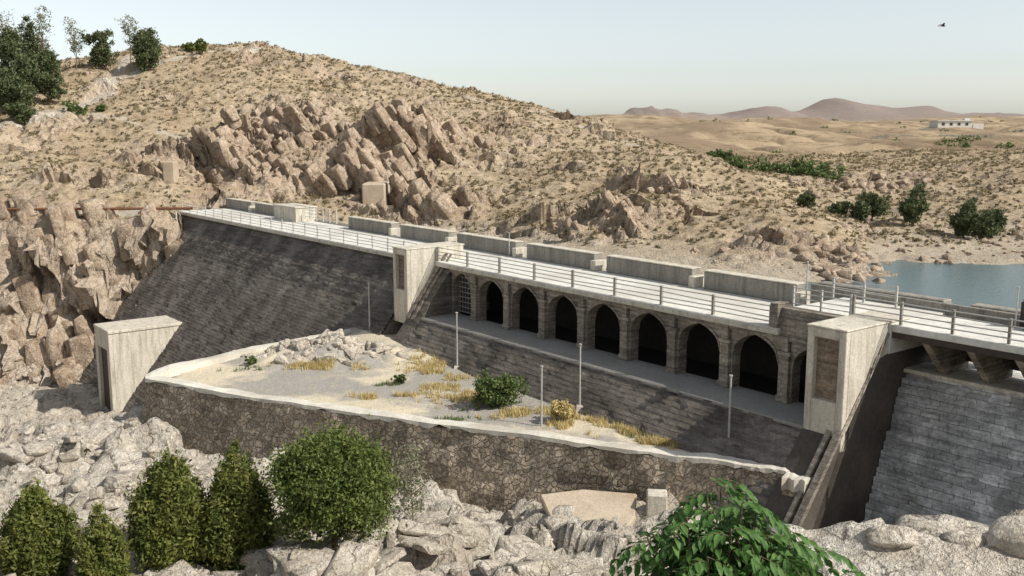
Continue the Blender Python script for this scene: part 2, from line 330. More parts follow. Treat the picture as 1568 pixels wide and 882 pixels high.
# ------------------------------------------------------------------ water
def water(name,pts,z,c):
    m,nt,b=newmat(name+'_surface'); b.inputs['Base Color'].default_value=(*c,1); setb(b,.18,.35)
    p=geopos(nt); n=noise(nt,p,2.5,4,.6); bump(nt,b,n,.5,.12)
    mesh_obj(name,[(x,y,z) for x,y in pts],[tuple(range(len(pts)))],m)
a=W(-70,.3,0);b_=W(45,.3,0)
water('reservoir_water',[a[:2],b_[:2],(120,45),(120,98),(60,104),(30,104),(0,125)],-12.95,(.075,.12,.12))
# ------------------------------------------------------------------ dam
dam=empty('arched_masonry_dam')
def prism(mb,poly,s0,s1):
    n=len(poly)
    v=[W(s0,d,z) for d,z in poly]+[W(s1,d,z) for d,z in poly]
    f=[tuple(range(n)),tuple(range(2*n-1,n-1,-1))]
    f+=[(i,i+n,(i+1)%n+n,(i+1)%n) for i in range(n)]
    mb.add(v,f)
def box(mb,s0,s1,d0,d1,z0,z1): prism(mb,[(d0,z0),(d1,z0),(d1,z1),(d0,z1)],s0,s1)
def stepped(name,s0,s1,zt,zb,fn,mat,rise=.25,jit=.03):
    n=int((zt-zb)/rise); cols=np.arange(s0,s1+.01,(s1-s0)/max(1,round((s1-s0)/.5)))
    rows=[]
    for k in range(n):
        z=zt-k*rise; d=fn(z-rise*.5)
        rows+= [(d,z,k),(d,z-rise,k)]
    j=rng.normal(0,jit,(n,len(cols))); j+= (rng.random((n,len(cols)))<.05)*-.16+rng.normal(0,.025,(n,1))
    zj=rng.normal(0,.015,(n+1,len(cols)))
    v=[W(s,d+j[k,ci],z+zj[k+(ri%2),ci]) for ri,(d,z,k) in enumerate(rows) for ci,s in enumerate(cols)]
    C=len(cols); R=len(rows); I=np.arange(R*C).reshape(R,C)
    f=np.stack([I[:-1,:-1],I[1:,:-1],I[1:,1:],I[:-1,1:]],-1).reshape(-1,4)
    return mesh_obj(name,v,f,mat,dam)
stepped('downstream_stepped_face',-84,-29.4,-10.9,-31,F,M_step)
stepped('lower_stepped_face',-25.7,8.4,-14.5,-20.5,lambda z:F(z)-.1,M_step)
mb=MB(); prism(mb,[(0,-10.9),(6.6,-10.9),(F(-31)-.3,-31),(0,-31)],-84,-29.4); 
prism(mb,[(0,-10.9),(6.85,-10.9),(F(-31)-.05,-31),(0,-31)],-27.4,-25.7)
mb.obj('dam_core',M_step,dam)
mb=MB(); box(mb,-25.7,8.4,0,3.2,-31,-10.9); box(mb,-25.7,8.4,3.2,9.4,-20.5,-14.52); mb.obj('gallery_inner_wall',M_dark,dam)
mb=MB(); box(mb,-25.7,8.4,6.3,9.72,-14.62,-14.44); mb.obj('gallery_ledge',M_ledge,dam,.03)
mb=MB(); box(mb,-84,4.8,0,7.2,-10.9,-10.5); mb.obj('crest_deck',M_deck,dam,.04)
mb=MB(); box(mb,4.8,10.6,1.2,6.3,-10.95,-9.5); box(mb,10.6,34,2.0,6.2,-9.85,-9.5); 
for i in range(4): box(mb,4.8-.35*(i+1),4.8-.35*i,2.2,4.2,-10.5,-9.75-.22*i)
mb.obj('spillway_bridge_deck',M_deck,dam,.03)
mb=MB(); box(mb,4.7,8.4,6.3,7.0,-10.95,-9.42); box(mb,4.3,4.8,6.3,7.3,-10.5,-9.2); mb.obj('deck_end_block',M_arch,dam,.03)
mb=MB(); box(mb,-84,-29.4,7.2,7.26,-10.86,-10.62); box(mb,-25.7,4.8,7.2,7.26,-10.86,-10.62); mb.obj('deck_edge_band',M_conc,dam)
pil=[-22.5+3.95*i for i in range(8)]
edges=[-25.7]+pil+[8.4]
fa=MB(); pm=MB()
zt=-10.9
for a0,a1 in zip(edges[:-1],edges[1:]):
    l=a0+(.3 if a0>-25 else .1); r=a1-(.3 if a1<8 else .0)
    c=(l+r)/2 if a1<8 else l+1.675
    hw=1.55 if a0>-25 else 1.15
    zs=-12.6 if a0>-25 else -12.5; ap=1.42
    xsn=[l]+list(np.linspace(c-hw,min(c+hw,r),17))+[r]
    def az(x):
        t=abs(x-c)/hw
        if t>=1: return None
        return zs+ap*(math.sqrt(max(0,1-((t*.62+.38)**2-.1444)/(1-.1444)))**.9)
    for x0,x1 in zip(xsn[:-1],xsn[1:]):
        z0=az(x0);z1=az(x1)
        mid=(x0+x1)/2
        if abs(mid-c)<hw:
            z0=zs if z0 is None else z0; z1=zs if z1 is None else z1
            v=[W(x0,6.9,zt),W(x1,6.9,zt),W(x1,6.9,z1),W(x0,6.9,z0),W(x0,6.2,zt),W(x1,6.2,zt),W(x1,6.2,z1),W(x0,6.2,z0)]
            fa.add(v,[(3,2,1,0),(4,5,6,7),(2,3,7,6)])
            v=[W(x0,6.9,z0+.2),W(x1,6.9,z1+.2),W(x1,6.97,z1+.2),W(x0,6.97,z0+.2),W(x0,6.97,z0+.02),W(x1,6.97,z1+.02)]
            pm.add(v,[(0,1,2,3),(3,2,5,4)])
        elif x1-x0>.01:
            box(fa,x0,x1,6.2,6.9,-14.5,zt)
for s in pil:
    box(pm,s-.31,s+.31,6.25,7.12,-14.44,-11.75)
    box(pm,s-.40,s+.40,6.22,7.16,-11.95,-11.7)
    box(pm,s-.38,s+.38,6.24,7.18,-14.42,-14.1)
    box(pm,s-.22,s+.22,6.3,7.1,-11.7,-10.92)
box(pm,-25.7,8.4,6.9,7.05,-11.12,-10.92)
fa.obj('arcade_wall',M_arch,dam); pm.obj('arcade_pillars',M_arch,dam,.02)
lw=MB()
for i in range(7):
    prism(lw,[(6.4,-14.2),(6.45,-14.2),(6.45,-11.3),(6.4,-11.3)],-25.2+i*.36,-25.14+i*.36)
for i in range(8): box(lw,-25.3,-22.8,6.46,6.5,-14.2+i*.38,-14.14+i*.38)
lw.obj('window_lattice',M_par,dam)
def pier(mb,mbb,s0,s1,zt=-9.45,fd=9.8,nb=-12.6):
    sl_=lambda d:-10.9-(d-6.9)/.8-.25
    prism(mb,[(4.5,zt),(4.5,-10.6),(6.9,-11.1),(fd-.35,sl_(fd-.35)),(fd-.35,zt)],s0,s1)
    j=.38; zb=-15.2
    box(mb,s0,s0+j,fd-.35,fd,zb,zt); box(mb,s1-j,s1,fd-.35,fd,zb,zt)
    box(mb,s0+j,s1-j,fd-.35,fd-.004,zt-.45,zt); box(mb,s0+j,s1-j,fd-.35,fd-.004,zb,nb)
    box(mbb,s0+j,s1-j,fd-.35,fd-.30,nb,zt-.45)
    box(mb,s0-.04,s1+.04,4.4,fd+.05,zt,zt+.10)
pm=MB();pb=MB()
pier(pm,pb,-29.4,-27.4); pier(pm,pb,8.4,10.5,nb=-12.9)
pm.obj('flood_piers',M_conc,dam,.03); pb.obj('pier_niches',M_brick,dam)
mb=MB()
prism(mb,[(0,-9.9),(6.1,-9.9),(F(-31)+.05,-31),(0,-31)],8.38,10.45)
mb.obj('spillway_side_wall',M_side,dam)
mb=MB()
def strip(mb,s0,s1,zb,off=.12):
    prism(mb,[(6.2,-9.9),(F(-9.9)+off+.2,-9.9),(F(zb)+off+.2,zb),(F(zb)-.2,zb)],s0,s1)
strip(mb,10.2,10.56,-30,.1); strip(mb,9.72,9.98,-30,.02); strip(mb,-27.3,-26.95,-14.6,0); strip(mb,-26.7,-26.45,-14.6,-.05)
mb.obj('stair_stringers',M_arch,dam)
mb=MB();
z0=-20.6
box(mb,-68.8,-64,12,21.5,-31,z0); box(mb,-68.85,-63.9,12,21.95,z0,z0+.3)
box(mb,-68.8,-68,21.5,21.9,-31,z0); box(mb,-64.8,-64,21.5,21.9,-31,z0); box(mb,-68,-64.8,21.5,21.896,-22.4,z0)
mb.obj('outlet_tower',M_conc,dam,.04)
mb=MB(); box(mb,-68,-64.8,21.5,21.55,-31,-22.4); mb.obj('outlet_opening',M_iron,dam)
fs=lambda z:4.6+.41*(-12-z)
stepped('spillway_face',10.5,36,-12,-30,fs,M_spill,.42,.045)
mb=MB(); box(mb,10.5,36,-.5,4.5,-31,-12.02); mb.obj('spillway_core',M_spill,dam)
mb=MB(); box(mb,10.5,36,2.6,4.75,-12.1,-11.9); mb.obj('spillway_sill',M_conc,dam,.03)
mb=MB()
for s in np.arange(12.3,35,2.15):
    prism(mb,[(2.2,-9.86),(6.1,-9.86),(6.1,-10.2),(4.3,-11.9),(2.2,-11.9)],s-.18,s+.18)
mb.obj('bridge_brackets',M_arch,dam,.02)
mb=MB(); box(mb,10.6,36,5.9,6.15,-10.15,-9.86); box(mb,10.6,36,2.3,2.45,-11.5,-9.86); mb.obj('bridge_girders',M_iron,dam)
mb=MB()
for a0,a1 in[(-85,-77.2),(-76,-68.5),(-53,-44.6),(-43,-35),(-33.7,-25.5),(-24.1,-16.3),(-15,-6.9),(-5.9,1.2),(2.6,10.2),(11.6,14.4)]:
    r=0 if a0<2 else .35
    box(mb,a0,a1,-.1,.75,-10.5,-9.35+r)
mb.obj('parapet_blocks',M_par,dam,.05)
mb=MB()
for a0,a1 in[(-85,-77.2),(-76,-68.5),(-53,-44.6),(-43,-35),(-33.7,-25.5),(-24.1,-16.3),(-15,-6.9),(-5.9,1.2)]:
    box(mb,a0-.03,a1+.03,-.14,.78,-9.35,-9.28); box(mb,a1,a1+.5,-.1,1.1,-10.5,-9.75)
box(mb,-84,2,-.3,-.12,-10.9,-10.2)
box(mb,-67.5,-62,-.3,2.2,-10.5,-9.0); box(mb,-67.6,-61.9,-.4,2.3,-9.0,-8.85)
mb.obj('parapet_coping',M_conc,dam,.03)
mb=MB(); box(mb,2.5,28,1.0,1.25,-10.5,-9.05); mb.obj('bridge_upstream_wall',M_par,dam,.03)
mb=MB()
box(mb,14.6,30,1.5,1.9,-9.5,-8.3)
for s in np.arange(14.8,29,1.6):
    box(mb,s,s+.15,1.9,2.15,-9.5,-8.1)
    prism(mb,[(1.95+.26*math.cos(t),-8.8+.26*math.sin(t)) for t in np.linspace(0,6.283,13)[:-1]],s+.5,s+.62)
    box(mb,s+.35,s+1.2,2.0,2.7,-9.5,-9.0)
mb.obj('gate_hoists',M_iron,dam,.02)
# ------------------------------------------------------------------ rods / railings
def rod(mb,p,q,r,n=6):
    p=Vector(p);q=Vector(q);d=(q-p).normalized(); a=d.orthogonal().normalized(); b=d.cross(a)
    v=[];
    for c in(p,q):
        for i in range(n):
            t=2*math.pi*i/n; v.append(c+a*(r*math.cos(t))+b*(r*math.sin(t)))
    f=[(i,(i+1)%n,n+(i+1)%n,n+i) for i in range(n)]+[tuple(range(n-1,-1,-1)),tuple(range(n,2*n))]
    mb.add(v,f)
def railing(name,s0,s1,d,z,step,mat,h=1.1,nr=4,r=.028,pw=.05,mid=0):
    e=empty(name); mp=MB(); mr=MB(); n=max(1,round((s1-s0)/step))
    for i in range(n+1):
        s=s0+(s1-s0)*i/n; box(mp,s-pw,s+pw,d-pw,d+pw,z,z+h+.04)
    for k in range(nr):
        zz=z+h*(k+1)/nr-.03
        for i in range(n):
            sa=s0+(s1-s0)*i/n; sb=s0+(s1-s0)*(i+1)/n
            o=[float(x) for x in rng.normal(0,.022,2)]
            rod(mr,W(sa,d+.05,zz+o[0]),W(sb,d+.05,zz+o[1]),r)
    mp.obj('posts',M_par if pw>.055 else mat,e); mr.obj('rails',mat,e)
railing('crest_railing',-83,-29.6,7.05,-10.5,2.6,M_metal)
railing('crest_railing',-27.2,4.2,7.05,-10.5,3.95,M_metal,r=.035,pw=.07)
railing('spillway_bridge_railing',4.9,8.3,6.15,-9.5,1.7,M_metal)
railing('spillway_bridge_railing',8.4,34,6.05,-9.5,2.6,M_metal,r=.035,pw=.06)
railing('stair_railing',-67,-55,1.0,-10.2,1.5,M_metal,h=1.4)
railing('stair_railing',4.5,8.3,2.0,-9.5,1.6,M_metal)
def pole(x,y,zb,zt,r=.05,base=True,name='metal_lamp_pole'):
    e=empty(name); m=MB(); rod(m,(x,y,zb-.3),(x,y,zb+1.2),r*1.25,8); rod(m,(x,y,zb+1.2),(x,y,zt),r,8)
    rod(m,(x,y,zt),(x,y,zt+.07),r*1.8,8); m.obj('shaft',M_metal,e,smooth=False)
    if base:
        m=MB(); w=.24
        m.add([(x+a*w*k,y+b*w*k,z) for z,k in((zb-.5,1.2),(zb+.1,.8)) for a,b in((-1,-1),(1,-1),(1,1),(-1,1))],[(0,3,2,1),(4,5,6,7),(0,1,5,4),(1,2,6,5),(2,3,7,6),(3,0,4,7)])
        m.obj('footing',M_conc,e,.02)
pole(-11.3,76.2,-15.8,-12.4,base=False); pole(-3.8,66,-16.6,-12.8); pole(4.0,56,-16.5,-12.75); pole(1.66,53.3,-16.8,-13.4,base=False); pole(11.05,48,-16.2,-12.55,base=False)
for s,d,zb,zt in[(16,2.2,-9.5,-6.2),(2.0,.9,-10.5,-7.9),(-26,1,-10.5,-8.7),(18.2,2.3,-9.5,-7.3),(14.6,2.3,-9.5,-7.6),(20.2,2.2,-9.5,-7.2)]:
    x,y,_=W(s,d,0); pole(x,y,zb,zt,.035,False,'metal_post')
# ------------------------------------------------------------------ terrace
ter=empty('stone_terrace')
outl=[(-12.5,78.5),(-15.0,75.4),(-18.1,71.8),(-23.2,66.3),(-24.3,62.0),(-17,58.2),(-11,55.2),(-5.2,52.6),(1,50.0),(7.1,47.5),(11.0,45.7),(13.0,44.6),(14.0,43.5)]
pts=[]
for i in range(len(outl)-1):
    for t in np.linspace(0,1,11)[:-1]:
        p=np.array(outl[i])*(1-t)+np.array(outl[i+1])*t; pts.append(p)
pts.append(np.array(outl[-1])); pts=np.array(pts)
for _ in range(5): pts[1:-1]=(pts[:-2]+2*pts[1:-1]+pts[2:])/4
tan=np.gradient(pts,axis=0); tan/=np.linalg.norm(tan,axis=1)[:,None]
inn=np.stack([-tan[:,1],tan[:,0]],1)
cen=np.array([-5,62.]); 
sg=np.sign(((cen-pts)*inn).sum(1)); inn*=sg[:,None]
v=[];K=len(pts)
wj=rng.normal(0,.06,(K,5)); wj[:,0]=np.convolve(rng.normal(0,.12,K+4),np.ones(5)/5,'valid')
zs2=[-21.5,-20.5,-19.8,-19.1,-18.5,-17.9,-17.3]
R_=len(zs2)+3
for i,(p,nn) in enumerate(zip(pts,inn)):
    ztp=-16.28+wj[i,0]*.8
    for k,z in enumerate(zs2): v.append((*(p-nn*(.1+.08*(-16.5-z)+rng.normal(0,.05))),z))
    v+=[(*(p-nn*.1),ztp-.2),(*(p+nn*(.65+wj[i,3])),ztp-.2),(*(p+nn*.7),-17.2)]
I=np.arange(K*R_).reshape(K,R_)
f=np.stack([I[:-1,:-1],I[1:,:-1],I[1:,1:],I[:-1,1:]],-1).reshape(-1,4)
mesh_obj('retaining_wall',v,[tuple(q) for q in f]+[tuple(I[-1])],M_rub,ter)
v=[]
for i,(p,nn) in enumerate(zip(pts,inn)):
    zc=-16.28+wj[i,0]*.8
    oo=[(-.13+wj[i,1]*.5,zc-.22+wj[i,2]),(-.11+wj[i,1]*.5,zc-.02),(.25,zc+.01+wj[i,4]*.3),(.78+wj[i,3]*1.5,zc-.02),(.8+wj[i,3]*1.5,zc-.6)]
    v+=[(*(p+nn*a),z) for a,z in oo]
I=np.arange(K*5).reshape(K,5)
f=np.stack([I[:-1,:-1],I[1:,:-1],I[1:,1:],I[:-1,1:]],-1).reshape(-1,4)
mesh_obj('wall_coping',v,[tuple(q) for q in f]+[tuple(I[-1])],M_cop,ter)
poly=np.vstack([pts,[W(10,9,0)[:2],W(-31,9,0)[:2]]])
gx=np.arange(-26,20,.3); gy=np.arange(42,80,.3); A,B=np.meshgrid(gx,gy)
def inside(px,py,poly):
    r=np.zeros(px.shape,bool); n=len(poly); j=n-1
    for i in range(n):
        xi,yi=poly[i];xj,yj=poly[j]
        c=((yi>py)!=(yj>py))&(px<(xj-xi)*(py-yi)/(yj-yi+1e-12)+xi); r^=c; j=i
    return r
def terz(A,B):
    m=1.0*np.exp(-((A+13.6)/4.6)**2-((B-69.6)/2.5)**2)
    cc1,_=cells(A/1.6,B/1.4,131,1.6)
    dd=(A-O[0])*N[0]+(B-O[1])*N[1]
    return -16.8+fbm(A/4,B/4,3,120)*.2+m*(1.15+cc1*.45+fbm(A/1.2,B/1.2,3,8)*.9)+.6*np.exp(-np.clip(dd-11,0,9)**2/1.5)*sstep(-2,-12,A*1.0)
TZ=terz(A,B)
ins=inside(A,B,poly)
idt=np.arange(A.size).reshape(A.shape)
ff=np.stack([idt[:-1,:-1],idt[:-1,1:],idt[1:,1:],idt[1:,:-1]],-1)
ok=ins[:-1,:-1]&ins[:-1,1:]&ins[1:,1:]&ins[1:,:-1]
def terrace_mat():
    m,nt,b=newmat('terrace_gravel'); p=geopos(nt); setb(b,.95,.1)
    a=noise(nt,p,.17,6,.6); c=noise(nt,p,1.3,8,.7); g=noise(nt,p,12,4,.75)
    col=mix(nt,ramp(nt,a,[(.49,0),(.58,1)]),(.37,.345,.305),(.64,.56,.42))
    col=mix(nt,ramp(nt,c,[(.54,0),(.7,.6)]),col,(.52,.43,.28))
    col=mix(nt,1.0,col,ramp(nt,g,[(.3,.65),(.7,1.18)]),'MULTIPLY')
    nt.links.new(col,b.inputs['Base Color']); bump(nt,b,math_(nt,'ADD',c,math_(nt,'MULTIPLY',g,.3)),.9,.16); return m
M_tg=terrace_mat()
mesh_obj('terrace_floor',np.stack([A,B,TZ],-1).reshape(-1,3),ff[ok],M_tg,ter,True)
# ------------------------------------------------------------------ rocks
import bmesh
def make_protos(kind,n=12):
    out=[]
    for k in range(n):
        bm=bmesh.new()
        for sx in(-1,1):
            for sy in(-1,1):
                for sz in(-1,1):
                    for r in range(2):
                        t=rng.uniform(.4,1.0,3); t[rng.integers(3)]=rng.uniform(.88,1.0)
                        bm.verts.new(np.array([sx,sy,sz])*t)
        bmesh.ops.convex_hull(bm,input=bm.verts)
        dl=[v for v in bm.verts if not v.link_faces]
        bmesh.ops.delete(bm,geom=dl,context='VERTS')
        bmesh.ops.bevel(bm,geom=bm.edges[:],offset=.02,segments=1,affect='EDGES')
        bmesh.ops.triangulate(bm,faces=bm.faces[:])
        bm.verts.index_update()
        out.append((np.array([v.co[:] for v in bm.verts]),np.array([[v.index for v in f.verts] for f in bm.faces]))); bm.free()
    return out
PB=make_protos('block',20)
def rocks(name,positions,sizes,mat,protos=PB,lift=.2,shape=(1,1,1),lean=(0,.35),yaw=None):
    allv=[];allf=[];off=0
    for (x,y,z),s in zip(positions,sizes):
        pv,pf=protos[rng.integers(len(protos))]
        a=rng.uniform(0,6.28) if yaw is None else rng.normal(yaw,.2)
        R=np.array(Matrix.Rotation(rng.normal(lean[0],lean[1]),3,'Y')@Matrix.Rotation(rng.normal(0,lean[1]),3,'X')@Matrix.Rotation(a,3,'Z'))
        q=(pv*s*np.array(shape)*rng.uniform(.6,1.4,3))@R.T+np.array([x,y,z+s*lift])
        allv.append(q);allf.append(pf+off);off+=len(q)
    return mesh_obj(name,np.vstack(allv),np.vstack(allf),mat)
def rockmat(name,c1,c2,c3,c4,fs_=.55):
    m,nt,b=newmat(name); p=geopos(nt); setb(b,.95,.1)
    n1=noise(nt,p,.25,5,.65); n2=noise(nt,p,1.4,5,.72); n3=noise(nt,p,7,4,.75)
    col=mix(nt,ramp(nt,n1,[(.4,0),(.6,1)]),c1,c2); col=mix(nt,ramp(nt,n2,[(.5,0),(.64,1)]),col,c3)
    col=mix(nt,ramp(nt,n2,[(.32,1),(.44,0)]),col,c4)
    col=mix(nt,1.0,col,ramp(nt,n3,[(.3,.55),(.7,1.22)]),'MULTIPLY')
    col=mix(nt,math_(nt,'MULTIPLY',fissures(nt,p,fs_),.75),col,(.09,.07,.05))  # cracks coloured dark to stand for the shadow inside them
    nt.links.new(col,b.inputs['Base Color']); bump(nt,b,math_(nt,'ADD',n2,math_(nt,'MULTIPLY',n3,.4)),1.0,.4); return m
M_boul=rockmat('pale_bedrock',(.54,.48,.39),(.67,.60,.50),(.78,.71,.61),(.34,.275,.215))
M_hrock=rockmat('hillside_rock',(.38,.28,.20),(.53,.415,.305),(.64,.53,.41),(.21,.155,.11))
P=[];Sz=[]
while len(P)<560:
    x=rng.uniform(-38,13);y=rng.uniform(37,63)
    if y>59.5-(x+24)*.47 -1.2 and x>-25: continue
    if -.5<x<9 and 42.5<y<49: continue
    if rng.random()>float(vn(np.array(x/4.),np.array(y/3.),79))*1.2: continue
    P.append((x,y,gz(x,y)));Sz.append(rng.uniform(.25,1.0))
rocks('bedrock_slabs',P,Sz,M_boul,PB,-.12,(1.45,1.0,.36),(.0,.22))
P=[];Sz=[]
while len(P)<1900:
    x=rng.uniform(-36,14);y=rng.uniform(37,64)
    if y>62-(x+24)*.47 -1.2 and x>-25: continue
    dens=float(vn(np.array(x/3.),np.array(y/2.4),77))
    if dens<.5 or rng.random()>dens: continue
    s=min(.07*(1/(rng.random()+.03))**.6,.45)
    P.append((x,y,gz(x,y)));Sz.append(s)
rocks('riverbed_stones',P,Sz,M_boul,PB,.1,(1,.9,.7))
def samp(x,y):
    j=int(np.clip(np.searchsorted(ys,y),0,ny-1));i=int(np.clip(np.searchsorted(xs,x),0,nx-1)); return j,i
P=[];Sz=[]
while len(P)<1900:
    x=rng.uniform(-95,80);y=rng.uniform(82,205)
    j,i=samp(x,y)
    if lowm[j,i] or Z[j,i]<-12.7 or sd2[j,i]>-2: continue
    if rng.random()>crag[j,i]*.8+.12: continue
    P.append((x,Yd[j,i],Z[j,i]));Sz.append(min(.11*(1/(rng.random()+.04))**.55,.55))
rocks('hillside_boulders',P,Sz,M_hrock,PB,.05,(1,.9,.8))
P=[];Sz=[]
while len(P)<950:
    x=rng.uniform(-60,36);y=rng.uniform(84,178)
    j,i=samp(x,y)
    if lowm[j,i] or Z[j,i]<-12.9 or sd2[j,i]>-3: continue
    if crag[j,i]<.5 or rng.random()>(crag[j,i]-.3): continue
    P.append((x,Yd[j,i]+.4,Z[j,i]));Sz.append(rng.uniform(.4,1.35) if x<2 else rng.uniform(.25,.75))
rocks('rock_outcrops',P,Sz,M_hrock,PB,-.45,(.6,1.0,1.75),(-.5,.12),.7)
P=[];Sz=[]
for _ in range(280):
    x=rng.uniform(-75,-38.5);y=rng.uniform(105.5,116)
    j,i=samp(x,y)
    if lowm[j,i] or (x>-46 and y<112.5): continue
    P.append((x,Yd[j,i]+.9,Z[j,i]));Sz.append(rng.uniform(.5,1.5))
rocks('cliff_outcrops',P,Sz,M_hrock,PB,-.2,(.85,.8,2.1),(-.2,.1),.2)
P=[];Sz=[]
for _ in range(130):
    x=rng.normal(-13.8,2.6);y=rng.normal(69.5,1.1); P.append((x,y,float(terz(np.array(x),np.array(y)))));Sz.append(rng.uniform(.08,.5))
rocks('rubble_mound',P,Sz,M_boul,PB,-.15,(1.3,1,.6))
P=[];Sz=[]
for _ in range(130):
    x=rng.uniform(26,33);y=rng.uniform(80,96); P.append((x,y,gz(x,y)));Sz.append(rng.uniform(.2,.7))
for _ in range(160):
    x=rng.uniform(34,60);y=97+rng.normal(0,5)+(x-34)*.3; P.append((x,y,gz(x,y)));Sz.append(rng.uniform(.12,.4))
for _ in range(150):
    x=rng.uniform(43,66);y=155+rng.normal(0,2.5); P.append((x,y,gz(x,y)));Sz.append(rng.uniform(.25,.8))
rocks('shore_rocks',P,Sz,M_hrock,PB,.0,(1.1,1,.7))
for bx_,by_,bs_ in((13.9,24.2,.95),(12.1,24.6,.4),(15.8,25,.8),(10.0,24.4,.45)):
    bm=bmesh.new(); bmesh.ops.create_icosphere(bm,subdivisions=4,radius=1)
    co_=np.array([v.co[:] for v in bm.verts]); fc=np.array([[v.index for v in f.verts] for f in bm.faces]); bm.free()
    dsp=1+.22*fbm(co_[:,0]*1.3+bx_,co_[:,1]*1.3+co_[:,2]*1.1,4,500)+.08*fbm(co_[:,0]*4,co_[:,2]*4+co_[:,1]*3,3,510)
    q=co_*dsp[:,None]*np.array([1.5,1.1,.62])*bs_+np.array([bx_,by_,gz(bx_,by_)+.1*bs_])
    mesh_obj('rounded_boulder',q,fc,M_boul,None,True)
# ------------------------------------------------------------------ foliage
def leafquads(C,size,rs,flat=.0,aspect=1.6):
    n=len(C); a=rs.normal(0,1,(n,3)); a[:,2]*=(1-flat); a/=np.linalg.norm(a,axis=1)[:,None]
    b=rs.normal(0,1,(n,3)); b-= (b*a).sum(1)[:,None]*a; b/=np.linalg.norm(b,axis=1)[:,None]
    sz=(size*rs.uniform(.6,1.35,n))[:,None]
    a=a*sz*aspect*.5; b=b*sz*.5
    v=np.stack([C-a,C+b*.9-a*.1,C+a,C-b*.9-a*.1],1).reshape(-1,3)
    return v,np.arange(n*4).reshape(n,4)
def crown_pts(center,rad,nclump,per,rs,shape='round',spread=.2):
    out=[]
    rad=np.array(rad,float)
    ph=rs.uniform(0,6.28)
    for _ in range(nclump):
        while True:
            p=rs.uniform(-1,1,3)
            r=np.linalg.norm(p)
            if shape=='cone':
                h=(p[2]+1)/2; w=math.sqrt(p[0]**2+p[1]**2); an=math.atan2(p[1],p[0])
                lim=1.72*(h+.06)**.5*(1-h)**.98*(1+.12*math.sin(3*an+ph+5*h))
                if w>lim or w<lim*.35: continue
            else:
                an=math.atan2(p[1],p[0]); lim=1+.12*math.sin(3*an+ph)*math.cos(4*p[2]+ph)
                if r>lim or r<.35: continue
            break
        c=p*rad
        k=rs.uniform(.6,1.3)
        if shape=='cone': k*=.55+.6*(1-h)
        q=rs.normal(0,1,(int(per*max(k,.5)),3))*rad.mean()*spread*k*.55
        if shape=='cone': q[:,2]*=1.6; q*=.75
        out.append(c+q)
    return np.vstack(out)+np.array(center)
def limb(mb,p,q,r0,r1,n=7):
    p=Vector(p);q=Vector(q);d=(q-p).normalized();a=d.orthogonal().normalized();b=d.cross(a);v=[]
    for c,r in((p,r0),(q,r1)):
        for i in range(n):
            t=2*math.pi*i/n; v.append(c+a*(r*math.cos(t))+b*(r*math.sin(t)))
    mb.add(v,[(i,(i+1)%n,n+(i+1)%n,n+i) for i in range(n)]+[tuple(range(n,2*n))])
def tree(name,x,y,z,h,w,mat,shape='round',trunk=.25,nclump=120,per=70,leaf=.12,spread=.2,seed=0,tr=.035):
    rs=np.random.default_rng(seed+int(abs(x*13+y*7)))
    e=empty(name); mb=MB()
    zt=z+h*trunk; cz=z+h*(trunk+ (1-trunk)/2); rz=h*(1-trunk)/2
    r=tr*h
    limb(mb,(x,y,z-.4),(x+.02*h,y,zt),r,r*.75)
    limb(mb,(x+.02*h,y,zt),(x,y,z+h*.85),r*.75,r*.15)
    for i in range(9):
        t=rs.uniform(0,6.28); zz=zt+rs.uniform(-.05,.5)*rz*1.5
        q=(x+math.cos(t)*w*.38,y+math.sin(t)*w*.38,zz+rz*rs.uniform(.25,.6))
        if shape=='cone': q=(x+math.cos(t)*w*.22,y+math.sin(t)*w*.22,zz+rz*.2)
        limb(mb,(x,y,zz),q,r*.4,r*.1,5)
    mb.obj('trunk_and_limbs',M_bark,e)
    if shape=='lobed':
        C=[]
        for i in range(13):
            t=rs.uniform(0,6.28); rr=rs.uniform(.05,.62)*w/2; zz=cz+rs.uniform(-.75,.75)*rz
            k=rs.uniform(.35,.6)*(1.15-.35*abs(zz-cz)/rz)
            C.append(crown_pts((x+math.cos(t)*rr,y+math.sin(t)*rr,zz),(w/2*k,w/2*k,rz*k*.9),max(3,nclump//10),per,rs,'round',spread*1.5))
        C=np.vstack(C)
    else: C=crown_pts((x,y,cz),(w/2,w/2,rz),nclump,per,rs,shape,spread)
    v,f=leafquads(C,leaf,rs,aspect=1.8 if shape!='cone' else 2.4)
    mesh_obj('crown',v,f,mat,e)
M_th=leafmat('thuja_foliage',(.07,.10,.02),(.22,.23,.06),1.4,.3)
M_rd=leafmat('round_tree_foliage',(.055,.09,.018),(.18,.21,.055),1.6,.3)
M_pine=leafmat('pine_foliage',(.06,.085,.035),(.16,.18,.08),.8)
M_wal=leafmat('tree_of_heaven_leaf',(.035,.10,.018),(.11,.21,.05),5,.25)
M_bush=leafmat('bush_foliage',(.07,.11,.03),(.16,.21,.07),2)
M_pale=leafmat('pale_thin_foliage',(.16,.17,.10),(.26,.26,.17),2)
M_dry=leafmat('dry_grass_blades',(.48,.38,.16),(.66,.55,.29),1.5)
M_scrub=leafmat('dry_scrub_twigs',(.16,.13,.07),(.28,.225,.12),1)
def fore(x,y,top,w,name='thuja_tree',mat=M_th,shape='cone',trunk=.04,**k):
    z=gz(x,y); tree(name,x,y,z,top-z,w,mat,shape,trunk,**k)
fore(-20.8,40.5,-15.4,4.0,nclump=400,per=80,leaf=.10,spread=.22)
fore(-17.6,39.5,-15.9,2.7,nclump=230,per=75,leaf=.09,spread=.22)
fore(-15.4,42,-14.4,4.6,nclump=460,per=85,leaf=.10,spread=.2)
fore(-12.6,42.5,-14.1,4.1,nclump=420,per=85,leaf=.10,spread=.2)
